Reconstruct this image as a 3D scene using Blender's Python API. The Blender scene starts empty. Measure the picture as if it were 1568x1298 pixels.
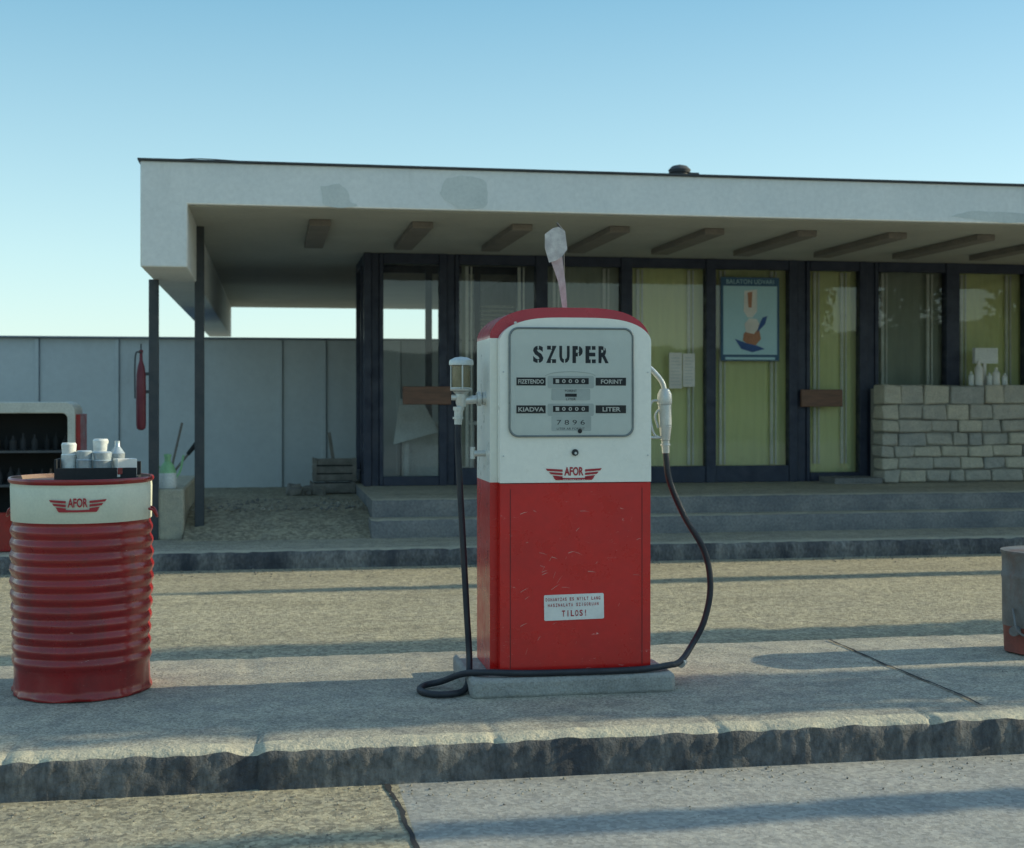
import bpy, math, random
from mathutils import Vector, noise, Matrix
import bmesh
random.seed(7)
R = math.radians
scene = bpy.context.scene

# ------------------------------------------------------------------ materials
def nn(nt, t, **kw):
    n = nt.nodes.new(t)
    for k, v in kw.items():
        setattr(n, k, v)
    return n

def base_mat(name):
    m = bpy.data.materials.new(name)
    m.use_nodes = True
    nt = m.node_tree
    b = nt.nodes['Principled BSDF']
    return m, nt, b

def noise_node(nt, vec, scale, detail=5, rough=.6, dist=0):
    n = nn(nt, 'ShaderNodeTexNoise')
    n.inputs['Scale'].default_value = scale
    n.inputs['Detail'].default_value = min(detail, 6)
    n.inputs['Roughness'].default_value = rough
    n.inputs['Distortion'].default_value = dist
    nt.links.new(vec, n.inputs['Vector'])
    return n.outputs['Fac']

def ramp(nt, fac, p0, p1, c0=(0, 0, 0), c1=(1, 1, 1)):
    r = nn(nt, 'ShaderNodeValToRGB')
    r.color_ramp.elements[0].position = p0
    r.color_ramp.elements[1].position = p1
    r.color_ramp.elements[0].color = (*c0, 1)
    r.color_ramp.elements[1].color = (*c1, 1)
    nt.links.new(fac, r.inputs['Fac'])
    return r.outputs['Color']

def mix(nt, fac, a, b, mode='MIX'):
    m = nn(nt, 'ShaderNodeMix', data_type='RGBA', blend_type=mode)
    for sock, v in ((m.inputs[0], fac), (m.inputs[6], a), (m.inputs[7], b)):
        if isinstance(v, (int, float)):
            sock.default_value = v
        elif isinstance(v, tuple):
            sock.default_value = (*v, 1)
        else:
            nt.links.new(v, sock)
    return m.outputs[2]

def objvec(nt, scale=None):
    g = nn(nt, 'ShaderNodeTexCoord')
    v = g.outputs['Object']
    if scale:
        mp = nn(nt, 'ShaderNodeMapping')
        mp.inputs['Scale'].default_value = scale
        nt.links.new(v, mp.inputs['Vector'])
        v = mp.outputs['Vector']
    return v

def mat(name, c1, c2=None, scale=4, rough=.6, metal=0, bump=0, bscale=60, fine=.12, stretch=None,
        scratch=None, grime=None, coat=0, bdist=.01, gstretch=(1, 1, .35)):
    m, nt, b = base_mat(name)
    if c2 is None:
        c2 = tuple(x * .82 for x in c1)
    v = objvec(nt, stretch)
    f = ramp(nt, noise_node(nt, v, scale, 6), .35, .65)
    col = mix(nt, f, c1, c2)
    if fine:
        f2 = ramp(nt, noise_node(nt, v, scale * 14, 4), .3, .7, (1 - fine,) * 3, (1 + fine,) * 3)
        col = mix(nt, 1.0, col, f2, 'MULTIPLY')
    if grime:
        g = ramp(nt, noise_node(nt, objvec(nt, gstretch), grime[1], 6, .7), grime[2], grime[3])
        col = mix(nt, g, col, grime[0])
    if scratch:
        v2 = objvec(nt, (14, 14, 60))
        s1 = ramp(nt, noise_node(nt, v2, 1.3, 6, .75, 1.5), .64, .68)
        s2 = ramp(nt, noise_node(nt, objvec(nt), 5, 3), .5, .6)
        sf = mix(nt, 1.0, s1, s2, 'MULTIPLY')
        col = mix(nt, sf, col, scratch)
    nt.links.new(col, b.inputs['Base Color'])
    b.inputs['Roughness'].default_value = rough
    b.inputs['Metallic'].default_value = metal
    if coat:
        b.inputs['Coat Weight'].default_value = coat
        b.inputs['Coat Roughness'].default_value = .12
    if rough < .5:
        rr = ramp(nt, noise_node(nt, objvec(nt), 9, 5), .3, .75, (rough * .7,) * 3, (min(1, rough * 1.8),) * 3)
        nt.links.new(rr, b.inputs['Roughness'])
    if bump:
        bp = nn(nt, 'ShaderNodeBump')
        bp.inputs['Strength'].default_value = bump
        bp.inputs['Distance'].default_value = bdist
        nt.links.new(noise_node(nt, objvec(nt), bscale, 6, .65), bp.inputs['Height'])
        nt.links.new(bp.outputs['Normal'], b.inputs['Normal'])
    return m

def ground_mat(name, a, bcol, pebble=90, cracks=0.0, split=None, bump=.6):
    m, nt, b = base_mat(name)
    v = objvec(nt)
    big = ramp(nt, noise_node(nt, v, .55, 6, .65), .35, .68)
    col = mix(nt, big, a, bcol)
    streak = ramp(nt, noise_node(nt, objvec(nt, (.5, 2.2, 1)), 1.1, 5), .42, .7)
    col = mix(nt, streak, col, tuple(x * .76 for x in a))
    vo = nn(nt, 'ShaderNodeTexVoronoi')
    vo.inputs['Scale'].default_value = pebble
    nt.links.new(v, vo.inputs['Vector'])
    bw = nn(nt, 'ShaderNodeSeparateColor')
    nt.links.new(vo.outputs['Color'], bw.inputs[0])
    peb = ramp(nt, bw.outputs[0], 0, 1, (.56,) * 3, (1.40,) * 3)
    col = mix(nt, .9, col, peb, 'MULTIPLY')
    mid = ramp(nt, noise_node(nt, v, 9, 6, .7), .3, .72, (.64, .66, .70), (1.28, 1.26, 1.16))
    col = mix(nt, .9, col, mid, 'MULTIPLY')
    hsum = noise_node(nt, v, 28, 6, .75)
    bp = nn(nt, 'ShaderNodeBump')
    bp.inputs['Strength'].default_value = bump
    bp.inputs['Distance'].default_value = .02
    nt.links.new(hsum, bp.inputs['Height'])
    if cracks:
        dv = nn(nt, 'ShaderNodeTexNoise'); dv.inputs['Scale'].default_value = 1.6; dv.inputs['Detail'].default_value = 6
        nt.links.new(v, dv.inputs['Vector'])
        addv = nn(nt, 'ShaderNodeVectorMath', operation='MULTIPLY_ADD')
        nt.links.new(dv.outputs['Color'], addv.inputs[0]); addv.inputs[1].default_value = (1.2, 1.2, 0)
        nt.links.new(v, addv.inputs[2])
        vc = nn(nt, 'ShaderNodeTexVoronoi', feature='DISTANCE_TO_EDGE'); vc.inputs['Scale'].default_value = .55
        nt.links.new(addv.outputs[0], vc.inputs['Vector'])
        cr = ramp(nt, vc.outputs['Distance'], .003, .010, (1, 1, 1), (0, 0, 0))
        msk = mix(nt, 1.0, cr, ramp(nt, noise_node(nt, v, .8, 2), .5, .62), 'MULTIPLY')
        msk2 = mix(nt, cracks, (0, 0, 0), msk)
        col = mix(nt, msk2, col, (.09, .09, .09))
    if split is not None:
        sx = nn(nt, 'ShaderNodeSeparateXYZ')
        nt.links.new(v, sx.inputs[0])
        lt = nn(nt, 'ShaderNodeMath', operation='LESS_THAN')
        nt.links.new(sx.outputs[0], lt.inputs[0]); lt.inputs[1].default_value = split[0]
        ly = nn(nt, 'ShaderNodeMath', operation='LESS_THAN')
        nt.links.new(sx.outputs[1], ly.inputs[0]); ly.inputs[1].default_value = split[1]
        gt = nn(nt, 'ShaderNodeMath', operation='SUBTRACT')
        gt.inputs[0].default_value = 1; nt.links.new(lt.outputs[0], gt.inputs[1])
        mm = nn(nt, 'ShaderNodeMath', operation='MULTIPLY')
        nt.links.new(gt.outputs[0], mm.inputs[0]); nt.links.new(ly.outputs[0], mm.inputs[1])
        smooth = mix(nt, ramp(nt, noise_node(nt, objvec(nt, (1.5, .6, 1)), 2, 6, .65), .3, .7), (.28, .285, .27), (.38, .37, .335))
        smooth = mix(nt, .5, smooth, peb, 'MULTIPLY')
        smooth = mix(nt, .5, smooth, mid, 'MULTIPLY')
        col = mix(nt, mm.outputs[0], col, smooth)
        st = nn(nt, 'ShaderNodeMath', operation='MULTIPLY_ADD')
        nt.links.new(mm.outputs[0], st.inputs[0]); st.inputs[1].default_value = -bump * .6; st.inputs[2].default_value = bump
        nt.links.new(st.outputs[0], bp.inputs['Strength'])
    nt.links.new(col, b.inputs['Base Color'])
    nt.links.new(bp.outputs['Normal'], b.inputs['Normal'])
    b.inputs['Roughness'].default_value = .85
    return m

def glass_mat(name, ior=1.75, tint=(.97, .98, .97)):
    m = bpy.data.materials.new(name); m.use_nodes = True
    nt = m.node_tree; nt.nodes.clear()
    out = nn(nt, 'ShaderNodeOutputMaterial')
    tr = nn(nt, 'ShaderNodeBsdfTransparent'); tr.inputs[0].default_value = (*tint, 1)
    gl = nn(nt, 'ShaderNodeBsdfGlossy'); gl.inputs['Roughness'].default_value = .015
    fr = nn(nt, 'ShaderNodeFresnel'); fr.inputs[0].default_value = ior
    bp = nn(nt, 'ShaderNodeBump'); bp.inputs['Strength'].default_value = .06; bp.inputs['Distance'].default_value = .02
    nt.links.new(noise_node(nt, objvec(nt), 1.3, 2), bp.inputs['Height'])
    nt.links.new(bp.outputs[0], gl.inputs['Normal'])
    mx = nn(nt, 'ShaderNodeMixShader')
    nt.links.new(fr.outputs[0], mx.inputs[0]); nt.links.new(tr.outputs[0], mx.inputs[1]); nt.links.new(gl.outputs[0], mx.inputs[2])
    nt.links.new(mx.outputs[0], out.inputs[0])
    return m

WHITE = mat('white_paint', (.85, .83, .73), (.80, .79, .70), 3, .3, fine=.03, coat=.4, grime=((.5, .47, .38), 5, .68, .95))
RED = mat('red_paint', (.60, .008, .006), (.50, .007, .006), 3, .28, fine=.05, coat=.35, scratch=(.8, .5, .45), grime=((.24, .02, .015), 4, .62, .95))
RED2 = mat('red_rim', (.46, .008, .030), (.38, .008, .025), 3, .3, fine=.05, coat=.4)
DRED = mat('drum_red', (.31, .007, .008), (.21, .007, .008), 5, .3, fine=.1, grime=((.10, .02, .015), 7, .55, .8), coat=.35, scratch=(.6, .35, .3))
DWHITE = mat('drum_white', (.70, .73, .60), (.62, .66, .54), 6, .4, fine=.05, grime=((.28, .2, .13), 9, .6, .85))
DLID = mat('drum_lid', (.14, .04, .03), (.22, .15, .11), 12, .6, bump=.3)
LOGO = mat('logo_red', (.42, .02, .03), rough=.5, fine=0)
LABEL = mat('sign_white', (.82, .80, .74), rough=.5, fine=.04)
BLACK = mat('label_black', (.015, .017, .022), rough=.4, fine=0)
INK = mat('ink_dark', (.022, .026, .036), rough=.6, fine=0)
DIAL = mat('dial_face', (.78, .80, .75), (.74, .77, .72), 2, .5, fine=.02)
CTR = mat('counter_panel', (.62, .66, .63), rough=.5, fine=.03)
FRAME = mat('window_frame_metal', (.20, .23, .23), rough=.35, metal=.5)
HOSE = mat('rubber_hose', (.014, .018, .026), (.024, .028, .036), 12, .45, bump=.2, bscale=120)
ALU = mat('cast_aluminium', (.62, .63, .60), (.5, .52, .5), 14, .35, metal=.55, bump=.1)
BRASS = mat('fuel_amber', (.32, .27, .16), rough=.2)
CONC = ground_mat('island_concrete', (.42, .395, .325), (.34, .325, .275), 130, .4, None, .45)
CONC2 = ground_mat('terrace_concrete', (.45, .42, .33), (.38, .355, .29), 110, .3, None, .5)
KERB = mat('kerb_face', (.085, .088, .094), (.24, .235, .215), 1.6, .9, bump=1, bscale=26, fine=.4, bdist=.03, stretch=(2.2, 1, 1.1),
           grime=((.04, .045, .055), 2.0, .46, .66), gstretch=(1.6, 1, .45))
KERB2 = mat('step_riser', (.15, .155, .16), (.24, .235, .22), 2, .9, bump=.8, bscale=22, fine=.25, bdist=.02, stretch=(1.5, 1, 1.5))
LIP = mat('kerb_lip', (.54, .50, .37), (.38, .36, .29), 9, .9, bump=.8, bscale=30, fine=.3, bdist=.02)
ROAD = ground_mat('road_surface', (.45, .41, .295), (.37, .34, .26), 55, .35, (.49, 5.5), 1.0)
EARTH = ground_mat('gravel', (.44, .395, .29), (.33, .295, .22), 35, 0, None, 1)
GRD = ground_mat('ground_earth', (.16, .15, .10), (.12, .13, .07), 20, 0, None, 1)
PLASTER = mat('plaster_white', (.80, .80, .76), (.74, .75, .72), 1.6, .85, bump=.35, bscale=18, fine=.05, grime=((.62, .63, .60), 1.6, .58, .8), gstretch=(2.2, 1, .5))
PATCH = mat('plaster_patch', (.66, .68, .64), (.58, .61, .58), 3, .9, bump=.3, bscale=25, fine=.06)
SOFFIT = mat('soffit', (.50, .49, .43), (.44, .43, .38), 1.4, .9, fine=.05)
SLAMP = mat('soffit_lamp', (.24, .21, .18), (.19, .17, .15), 4, .7)
NAVY = mat('frame_navy', (.022, .029, .055), (.04, .05, .08), 5, .45, fine=.15)
TAR = mat('roof_flashing', (.06, .065, .07), rough=.7)
GLASS = glass_mat('window_glass', 1.7)
GLASS2 = glass_mat('dial_glass', 1.3, (.99, .995, .99))
CURT = mat('curtain_green', (.88, .89, .46), (.82, .84, .43), 1.5, .9, fine=.04, stretch=(1, 1, .1))
CURT2 = mat('curtain_grey', (.44, .47, .37), (.36, .39, .32), 1.5, .9, fine=.04, stretch=(1, 1, .1))
PALE = mat('inner_frame_pale', (.88, .88, .78), rough=.6)
INT = mat('interior_wall', (.22, .22, .20), rough=.9)
WOOD = mat('wood_push_bar', (.24, .12, .075), (.15, .08, .055), 5, .55, stretch=(1, 1, 8), fine=.2)
WOODG = mat('grey_wood', (.24, .22, .19), (.15, .14, .12), 6, .85, fine=.25, bump=.4)
SHED = mat('shed_sheet', (.52, .56, .56), (.47, .51, .52), 1.1, .6, fine=.04, grime=((.38, .40, .39), 2, .62, .85))
SHEDT = mat('shed_trim', (.20, .24, .28), rough=.7)
STONES = [mat('stone_a', (.54, .51, .43), (.43, .41, .36), 6, .9, bump=1, bscale=16, fine=.2, bdist=.03),
          mat('stone_b', (.64, .59, .47), (.53, .49, .40), 6, .9, bump=1, bscale=16, fine=.2, bdist=.03),
          mat('stone_c', (.46, .45, .41), (.37, .37, .34), 6, .9, bump=1, bscale=16, fine=.2, bdist=.03)]
GRIT = [mat('grit_a', (.26, .24, .19), rough=.9), mat('grit_b', (.36, .33, .26), rough=.9), mat('grit_c', (.17, .17, .16), rough=.9)]
MORTAR = mat('mortar', (.32, .31, .27), rough=.95, bump=.5)
STEELD = mat('dark_steel', (.035, .045, .055), (.06, .065, .07), 8, .5)
GREEN = mat('green_plastic', (.30, .58, .30), rough=.4)
TINB = mat('tin_silver', (.45, .52, .55), (.38, .44, .47), 8, .35, metal=.4)
PLASTICW = mat('white_plastic', (.72, .75, .72), rough=.4)
CARD = mat('cardboard', (.16, .11, .075), (.10, .07, .05), 5, .8)
DARK = mat('dark_interior', (.02, .022, .024), rough=.8)
PBLUE = mat('poster_blue', (.42, .66, .72), (.46, .70, .74), 3, .7, fine=.03)
PBORD = mat('poster_border', (.06, .14, .24), rough=.7)
SKIN = mat('poster_orange', (.50, .24, .14), rough=.7)
PBL2 = mat('poster_deep_blue', (.05, .12, .33), rough=.7)
HILL = mat('hill_green', (.055, .075, .05), (.08, .095, .06), .03, .95, fine=.2)
LEAF = mat('leaf', (.05, .085, .025), (.08, .10, .03), 3, .7)
BARK = mat('bark', (.10, .08, .06), rough=.9)
RUSTY = mat('bucket_paint', (.20, .21, .21), (.13, .12, .11), 7, .6, grime=((.18, .07, .04), 6, .5, .7))
RUSTR = mat('bucket_red', (.26, .07, .05), (.16, .06, .05), 7, .6)
JOINT = mat('joint_tar', (.025, .027, .03), rough=.9, bump=.3)

# ------------------------------------------------------------------ geometry
def catmull(pts, k=8):
    P = [Vector(p) for p in pts]
    P = [P[0] * 2 - P[1]] + P + [P[-1] * 2 - P[-2]]
    out = []
    for i in range(1, len(P) - 2):
        for j in range(k):
            t = j / k
            a, b, c, d = P[i - 1], P[i], P[i + 1], P[i + 2]
            out.append(.5 * ((2 * b) + (c - a) * t + (2 * a - 5 * b + 4 * c - d) * t * t + (3 * b - a - 3 * c + d) * t ** 3))
    out.append(P[-2])
    return out

class G:
    def __init__(s):
        s.v = []; s.f = []; s.m = []
    def add(s, vs, fs, mi=0):
        o = len(s.v)
        s.v += [tuple(v) for v in vs]
        for k, f in enumerate(fs):
            s.f.append(tuple(i + o for i in f)); s.m.append(mi[k] if isinstance(mi, list) else mi)
    def box(s, x0, x1, y0, y1, z0, z1, mi=0, jit=0, rot=None):
        vs = [Vector((x, y, z)) for z in (z0, z1) for y in (y0, y1) for x in (x0, x1)]
        if jit:
            vs = [v + Vector([random.uniform(-jit, jit) for _ in range(3)]) for v in vs]
        if rot:
            c = Vector(((x0 + x1) / 2, (y0 + y1) / 2, z0))
            vs = [c + rot @ (v - c) for v in vs]
        s.add(vs, [(0, 1, 3, 2), (4, 6, 7, 5), (0, 4, 5, 1), (2, 3, 7, 6), (0, 2, 6, 4), (1, 5, 7, 3)], mi)
    def cyl(s, p0, p1, r0, r1=None, n=20, mi=0):
        if r1 is None: r1 = r0
        p0 = Vector(p0); p1 = Vector(p1)
        q = (p1 - p0).to_track_quat('Z', 'Y')
        vs = []
        for p, r in ((p0, r0), (p1, r1)):
            for i in range(n):
                a = 2 * math.pi * i / n
                vs.append(p + q @ Vector((r * math.cos(a), r * math.sin(a), 0)))
        fs = [(i, (i + 1) % n, n + (i + 1) % n, n + i) for i in range(n)]
        fs += [tuple(range(n))[::-1], tuple(range(n, 2 * n))]
        s.add(vs, fs, mi)
    def tube(s, pts, r, n=10, mi=0, k=8):
        P = catmull(pts, k)
        vs = []; up = Vector((0, 1, .01)).normalized()
        for i, p in enumerate(P):
            t = (P[min(i + 1, len(P) - 1)] - P[max(i - 1, 0)]).normalized()
            up = (up - t * up.dot(t)).normalized()
            w = t.cross(up)
            for j in range(n):
                a = 2 * math.pi * j / n
                vs.append(p + (up * math.cos(a) + w * math.sin(a)) * r)
        m = len(P)
        fs = [(i * n + j, i * n + (j + 1) % n, (i + 1) * n + (j + 1) % n, (i + 1) * n + j) for i in range(m - 1) for j in range(n)]
        fs += [tuple(range(n)), tuple(range((m - 1) * n, m * n))]
        s.add(vs, fs, mi)
    def rev(s, c, prof, n=48, mi=0, dent=0):
        vs = []
        for r, z in prof:
            for i in range(n):
                a = 2 * math.pi * i / n
                rr = r
                if dent:
                    rr += dent * noise.noise(Vector((math.cos(a) * 2.2, math.sin(a) * 2.2, z * 3.5)))
                    if z < .34: rr += dent * 1.1 * (.34 - z) / .17 * noise.noise(Vector((math.cos(a) * 6, math.sin(a) * 6, z * 14)))
                vs.append((c[0] + rr * math.cos(a), c[1] + rr * math.sin(a), z))
        fs = []; ms = []
        for k in range(len(prof) - 1):
            zm = (prof[k][1] + prof[k + 1][1]) / 2
            for i in range(n):
                fs.append((k * n + i, k * n + (i + 1) % n, (k + 1) * n + (i + 1) % n, (k + 1) * n + i))
                ms.append(mi(k, zm) if callable(mi) else mi)
        if prof[0][0] > 1e-4:
            fs.append(tuple(range(n))[::-1]); ms.append(ms[0])
        if prof[-1][0] > 1e-4:
            fs.append(tuple(range((len(prof) - 1) * n, len(prof) * n))); ms.append(ms[-1])
        s.add(vs, fs, ms)
    def arch(s, x0, x1, y0, y1, z0, zc, zt, levels, mf):
        cx = (x0 + x1) / 2; hw = (x1 - x0) / 2
        rows = [(hw, z0)] + [(hw, l) for l in levels] + [(hw, zc)]
        for k in range(1, 15):
            u = math.cos(math.pi / 2 * k / 15)
            rows.append((hw * u, zc + (zt - zc) * (1 - u ** 3.6) ** .6))
        vs = []
        for w, z in rows:
            vs += [(cx - w, y0, z), (cx + w, y0, z), (cx - w, y1, z), (cx + w, y1, z)]
        fs = []; ms = []
        for i in range(len(rows) - 1):
            a = i * 4; b = a + 4; m = mf((rows[i][1] + rows[i + 1][1]) / 2)
            fs += [(a, a + 1, b + 1, b), (a + 2, b + 2, b + 3, a + 3), (a, b, b + 2, a + 2), (a + 1, a + 3, b + 3, b + 1)]
            ms += [m] * 4
        e = (len(rows) - 1) * 4
        fs += [(0, 2, 3, 1), (e, e + 1, e + 3, e + 2)]; ms += [mf(z0), mf(zt)]
        s.add(vs, fs, ms)
    def poly(s, pts, y0, y1, mi=0):
        n = len(pts)
        vs = [(x, y0, z) for x, z in pts] + [(x, y1, z) for x, z in pts]
        fs = [tuple(range(n)), tuple(range(n, 2 * n))[::-1]] + [(i, n + i, n + (i + 1) % n, (i + 1) % n) for i in range(n)]
        s.add(vs, fs, mi)
    def ring(s, po, pi_, y0, y1, mi=0):
        n = len(po)
        vs = [(x, y, z) for P in (po, pi_) for y in (y0, y1) for x, z in P]
        O0, O1, I0, I1 = 0, n, 2 * n, 3 * n
        fs = []
        for i in range(n):
            j = (i + 1) % n
            fs += [(O0 + i, O0 + j, I0 + j, I0 + i), (O1 + i, I1 + i, I1 + j, O1 + j), (O0 + i, O1 + i, O1 + j, O0 + j), (I0 + i, I0 + j, I1 + j, I1 + i)]
        s.add(vs, fs, mi)
    def text(s, t, w, h, cx, cz, fn, mi=0, bold=0):
        cu = bpy.data.curves.new('tmp', 'FONT'); cu.body = t; cu.offset = bold; cu.resolution_u = 3
        ob = bpy.data.objects.new('tmp', cu); scene.collection.objects.link(ob)
        bpy.context.view_layer.update()
        me = ob.to_mesh()
        xs = [v.co.x for v in me.vertices]; ys = [v.co.y for v in me.vertices]
        if xs:
            x0, x1, y0, y1 = min(xs), max(xs), min(ys), max(ys)
            vs = [fn(cx + ((v.co.x - x0) / (x1 - x0) - .5) * w, cz + ((v.co.y - y0) / (y1 - y0) - .5) * h) for v in me.vertices]
            s.add(vs, [tuple(p.vertices) for p in me.polygons], mi)
        ob.to_mesh_clear()
        bpy.data.objects.remove(ob); bpy.data.curves.remove(cu)
    def sweep(s, prof, x0, x1, step, seed, mis, joint=0):
        n = len(prof); k = max(2, int((x1 - x0) / step)); vs = []
        for i in range(k + 1):
            x = x0 + (x1 - x0) * i / k
            jd = 0; blk = 0
            if joint:
                ph = (x - x0) / joint; blk = noise.noise(Vector((int(ph) * 7.3, seed, 2))) * .012
                fr = abs(ph - round(ph)) * joint
                jd = max(0, 1 - fr / .026)
            for j, (y, z, a) in enumerate(prof):
                d = noise.noise(Vector((x * 1.3, seed, j * .35))) * .25 + noise.noise(Vector((x * 7, seed + 5, j * .5))) * .5 + noise.noise(Vector((x * 21, seed + 9, j))) * .6
                chip = max(0, noise.noise(Vector((x * 5.3, seed + 20, 0))) - .25) * 2.4
                on = 1 if a > .01 else 0
                vs.append((x, y + a * d + a * chip * 1.4 + on * (blk + jd * .022), z + a * (.7 * noise.noise(Vector((x * 9, seed + 31, j * 1.7))) - chip * 1.1) - on * jd * .010))
        fs = []; ms = []
        for i in range(k):
            for j in range(n - 1):
                fs.append((i * n + j, (i + 1) * n + j, (i + 1) * n + j + 1, i * n + j + 1)); ms.append(mis[j])
        fs.append(tuple(range(n))); ms.append(mis[0])
        fs.append(tuple(range(k * n, k * n + n))); ms.append(mis[0])
        s.add(vs, fs, ms)
    def build(s, name, mats, parent=None, bevel=0, smooth=True, segs=2, recalc=True, ang=.6):
        me = bpy.data.meshes.new(name)
        L = Vector(parent['loc']) if parent is not None else Vector((0, 0, 0))
        me.from_pydata([tuple(Vector(v) - L) for v in s.v], [], s.f)
        for m in mats: me.materials.append(m)
        for p, mi in zip(me.polygons, s.m):
            p.material_index = mi; p.use_smooth = smooth
        if recalc:
            bm = bmesh.new(); bm.from_mesh(me)
            bmesh.ops.recalc_face_normals(bm, faces=bm.faces)
            bm.to_mesh(me); bm.free()
        if smooth: me.set_sharp_from_angle(angle=ang)
        ob = bpy.data.objects.new(name, me); scene.collection.objects.link(ob)
        if parent is not None: ob.parent = parent
        if bevel:
            b = ob.modifiers.new('bevel', 'BEVEL'); b.width = bevel; b.segments = segs; b.limit_method = 'ANGLE'; b.angle_limit = R(35)
        return ob

def group(name, loc):
    e = bpy.data.objects.new(name, None); e.empty_display_size = .2
    e.location = loc; e['loc'] = loc
    scene.collection.objects.link(e)
    return e

def rrect(x0, x1, z0, z1, r, n=6):
    pts = []
    for cx, cz, a0 in ((x1 - r, z1 - r, 0), (x0 + r, z1 - r, 90), (x0 + r, z0 + r, 180), (x1 - r, z0 + r, 270)):
        for k in range(n + 1):
            a = R(a0 + 90 * k / n)
            pts.append((cx + r * math.cos(a), cz + r * math.sin(a)))
    return pts

def winged_logo(g, cx, cz, w, h, fn, mi):
    def strip(pts_top, pts_bot):
        n = len(pts_top)
        vs = [fn(cx + x * w, cz + z * h) for x, z in pts_top] + [fn(cx + x * w, cz + z * h) for x, z in pts_bot]
        g.add(vs, [(i, i + 1, n + i + 1, n + i) for i in range(n - 1)], mi)
    for sg in (-1, 1):
        for k in range(3):
            zt = .34 - k * .26; xo = .5 - k * .06
            strip([(sg * (xo - (xo - .2) * t / 4), zt - .02 * t) for t in range(5)],
                  [(sg * (xo - .03 - (xo - .23) * t / 4), zt - .17 - .02 * t) for t in range(5)])
        strip([(sg * (.36 - .36 * t / 5), -.36 - .03 * t / 5) for t in range(6)],
              [(sg * (.32 - .32 * t / 5), -.54) for t in range(6)])
    g.text('AFOR', w * .34, h * .66, cx, cz + h * .12, fn, mi, bold=.03)

# ------------------------------------------------------------------ ground, road, steps
g = G(); S = 1500
g.add([(-S, -S, -.012), (S, -S, -.012), (S, S, -.012), (-S, S, -.012)], [(0, 1, 2, 3)])
g.build('ground', [GRD])
g = G(); g.add([(-60, -14, 0), (60, -14, 0), (60, 12.4, 0), (-60, 12.4, 0)], [(0, 1, 2, 3)])
g.build('road', [ROAD])
g = G()
def crackline(g, pts, w, z, wob=.02):
    P = catmull(pts, 16); vs = []
    for i, p in enumerate(P):
        t = (P[min(i + 1, len(P) - 1)] - P[max(i - 1, 0)]).normalized(); q = Vector((-t.y, t.x, 0))
        ww = w * (.5 + 1.0 * abs(noise.noise(p * 13))); o = q * wob * (noise.noise(p * 5) + .5 * noise.noise(p * 17))
        vs += [(p + o + q * ww), (p + o - q * ww)]
    g.add([(v.x, v.y, z) for v in vs], [(2 * i, 2 * i + 1, 2 * i + 3, 2 * i + 2) for i in range(len(P) - 1)])
crackline(g, [(.45, 5.33, 0), (.485, 4.5, 0), (.49, 3, 0), (.48, 0, 0)], .013, .004)
crackline(g, [(5.4, 5.33, 0), (5.39, 3, 0), (5.4, 0, 0)], .012, .004)
g.build('road_joint', [JOINT])

g = G()
top = [(5.70, .16, .004), (6.1, .162, .003), (6.6, .162, .003), (7.0, .162, .004), (7.21, .16, .008), (7.25, .14, .009), (7.25, -.02, 0)]
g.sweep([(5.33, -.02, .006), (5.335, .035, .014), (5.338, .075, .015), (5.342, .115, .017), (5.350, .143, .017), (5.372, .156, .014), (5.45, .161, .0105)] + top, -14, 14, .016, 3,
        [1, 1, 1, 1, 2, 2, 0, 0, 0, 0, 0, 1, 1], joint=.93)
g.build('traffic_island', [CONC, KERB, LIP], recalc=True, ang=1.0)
g = G()
crackline(g, [(3.05, 5.52, 0), (3.06, 5.9, 0), (3.04, 6.5, 0), (3.05, 7.18, 0)], .009, .168, .01)
crackline(g, [(-2.6, 5.52, 0), (-2.58, 6.3, 0), (-2.6, 7.18, 0)], .005, .168, .01)
crackline(g, [(2.1, 7.1, 0), (2.45, 6.8, 0), (2.95, 6.5, 0), (3.7, 6.15, 0)], .003, .168)
g.build('island_joint', [JOINT])

g = G()
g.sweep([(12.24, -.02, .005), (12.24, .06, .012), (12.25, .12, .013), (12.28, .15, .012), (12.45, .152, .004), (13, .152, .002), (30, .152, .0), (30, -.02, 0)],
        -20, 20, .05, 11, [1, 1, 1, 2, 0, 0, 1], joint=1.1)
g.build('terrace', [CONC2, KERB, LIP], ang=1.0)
g = G()
g.sweep([(13.25, .14, .004), (13.25, .28, .009), (13.275, .32, .009), (13.45, .322, .003), (13.64, .322, 0), (13.64, .14, 0)], .96, 18, .07, 21, [1, 1, 2, 0, 1])
g.sweep([(13.60, .20, .004), (13.60, .455, .009), (13.625, .49, .009), (13.8, .492, .003), (26, .492, 0), (26, .20, 0)], .994, 18, .07, 27, [1, 1, 2, 0, 1])
g.box(6.55, 7.15, 15.25, 15.72, .49, .56, 1)
g.build('entrance_steps', [CONC2, KERB2, LIP], ang=1.0)
g = G()
g.sweep([(13.22, .14, .006), (13.5, .21, .02), (13.9, .31, .02), (14.3, .375, .012), (15.5, .38, .008), (17.7, .38, .004), (17.7, .1, 0)], -.81, .99, .04, 33, [0] * 6)
g.build('gravel_ramp', [EARTH], ang=1.2)
g = G()
g.box(-1.07, -.815, 13.5, 15.9, .14, .63)
g.build('concrete_planter_wall', [LIP], bevel=.02)
g = G(); rs = random.Random(5)
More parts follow.
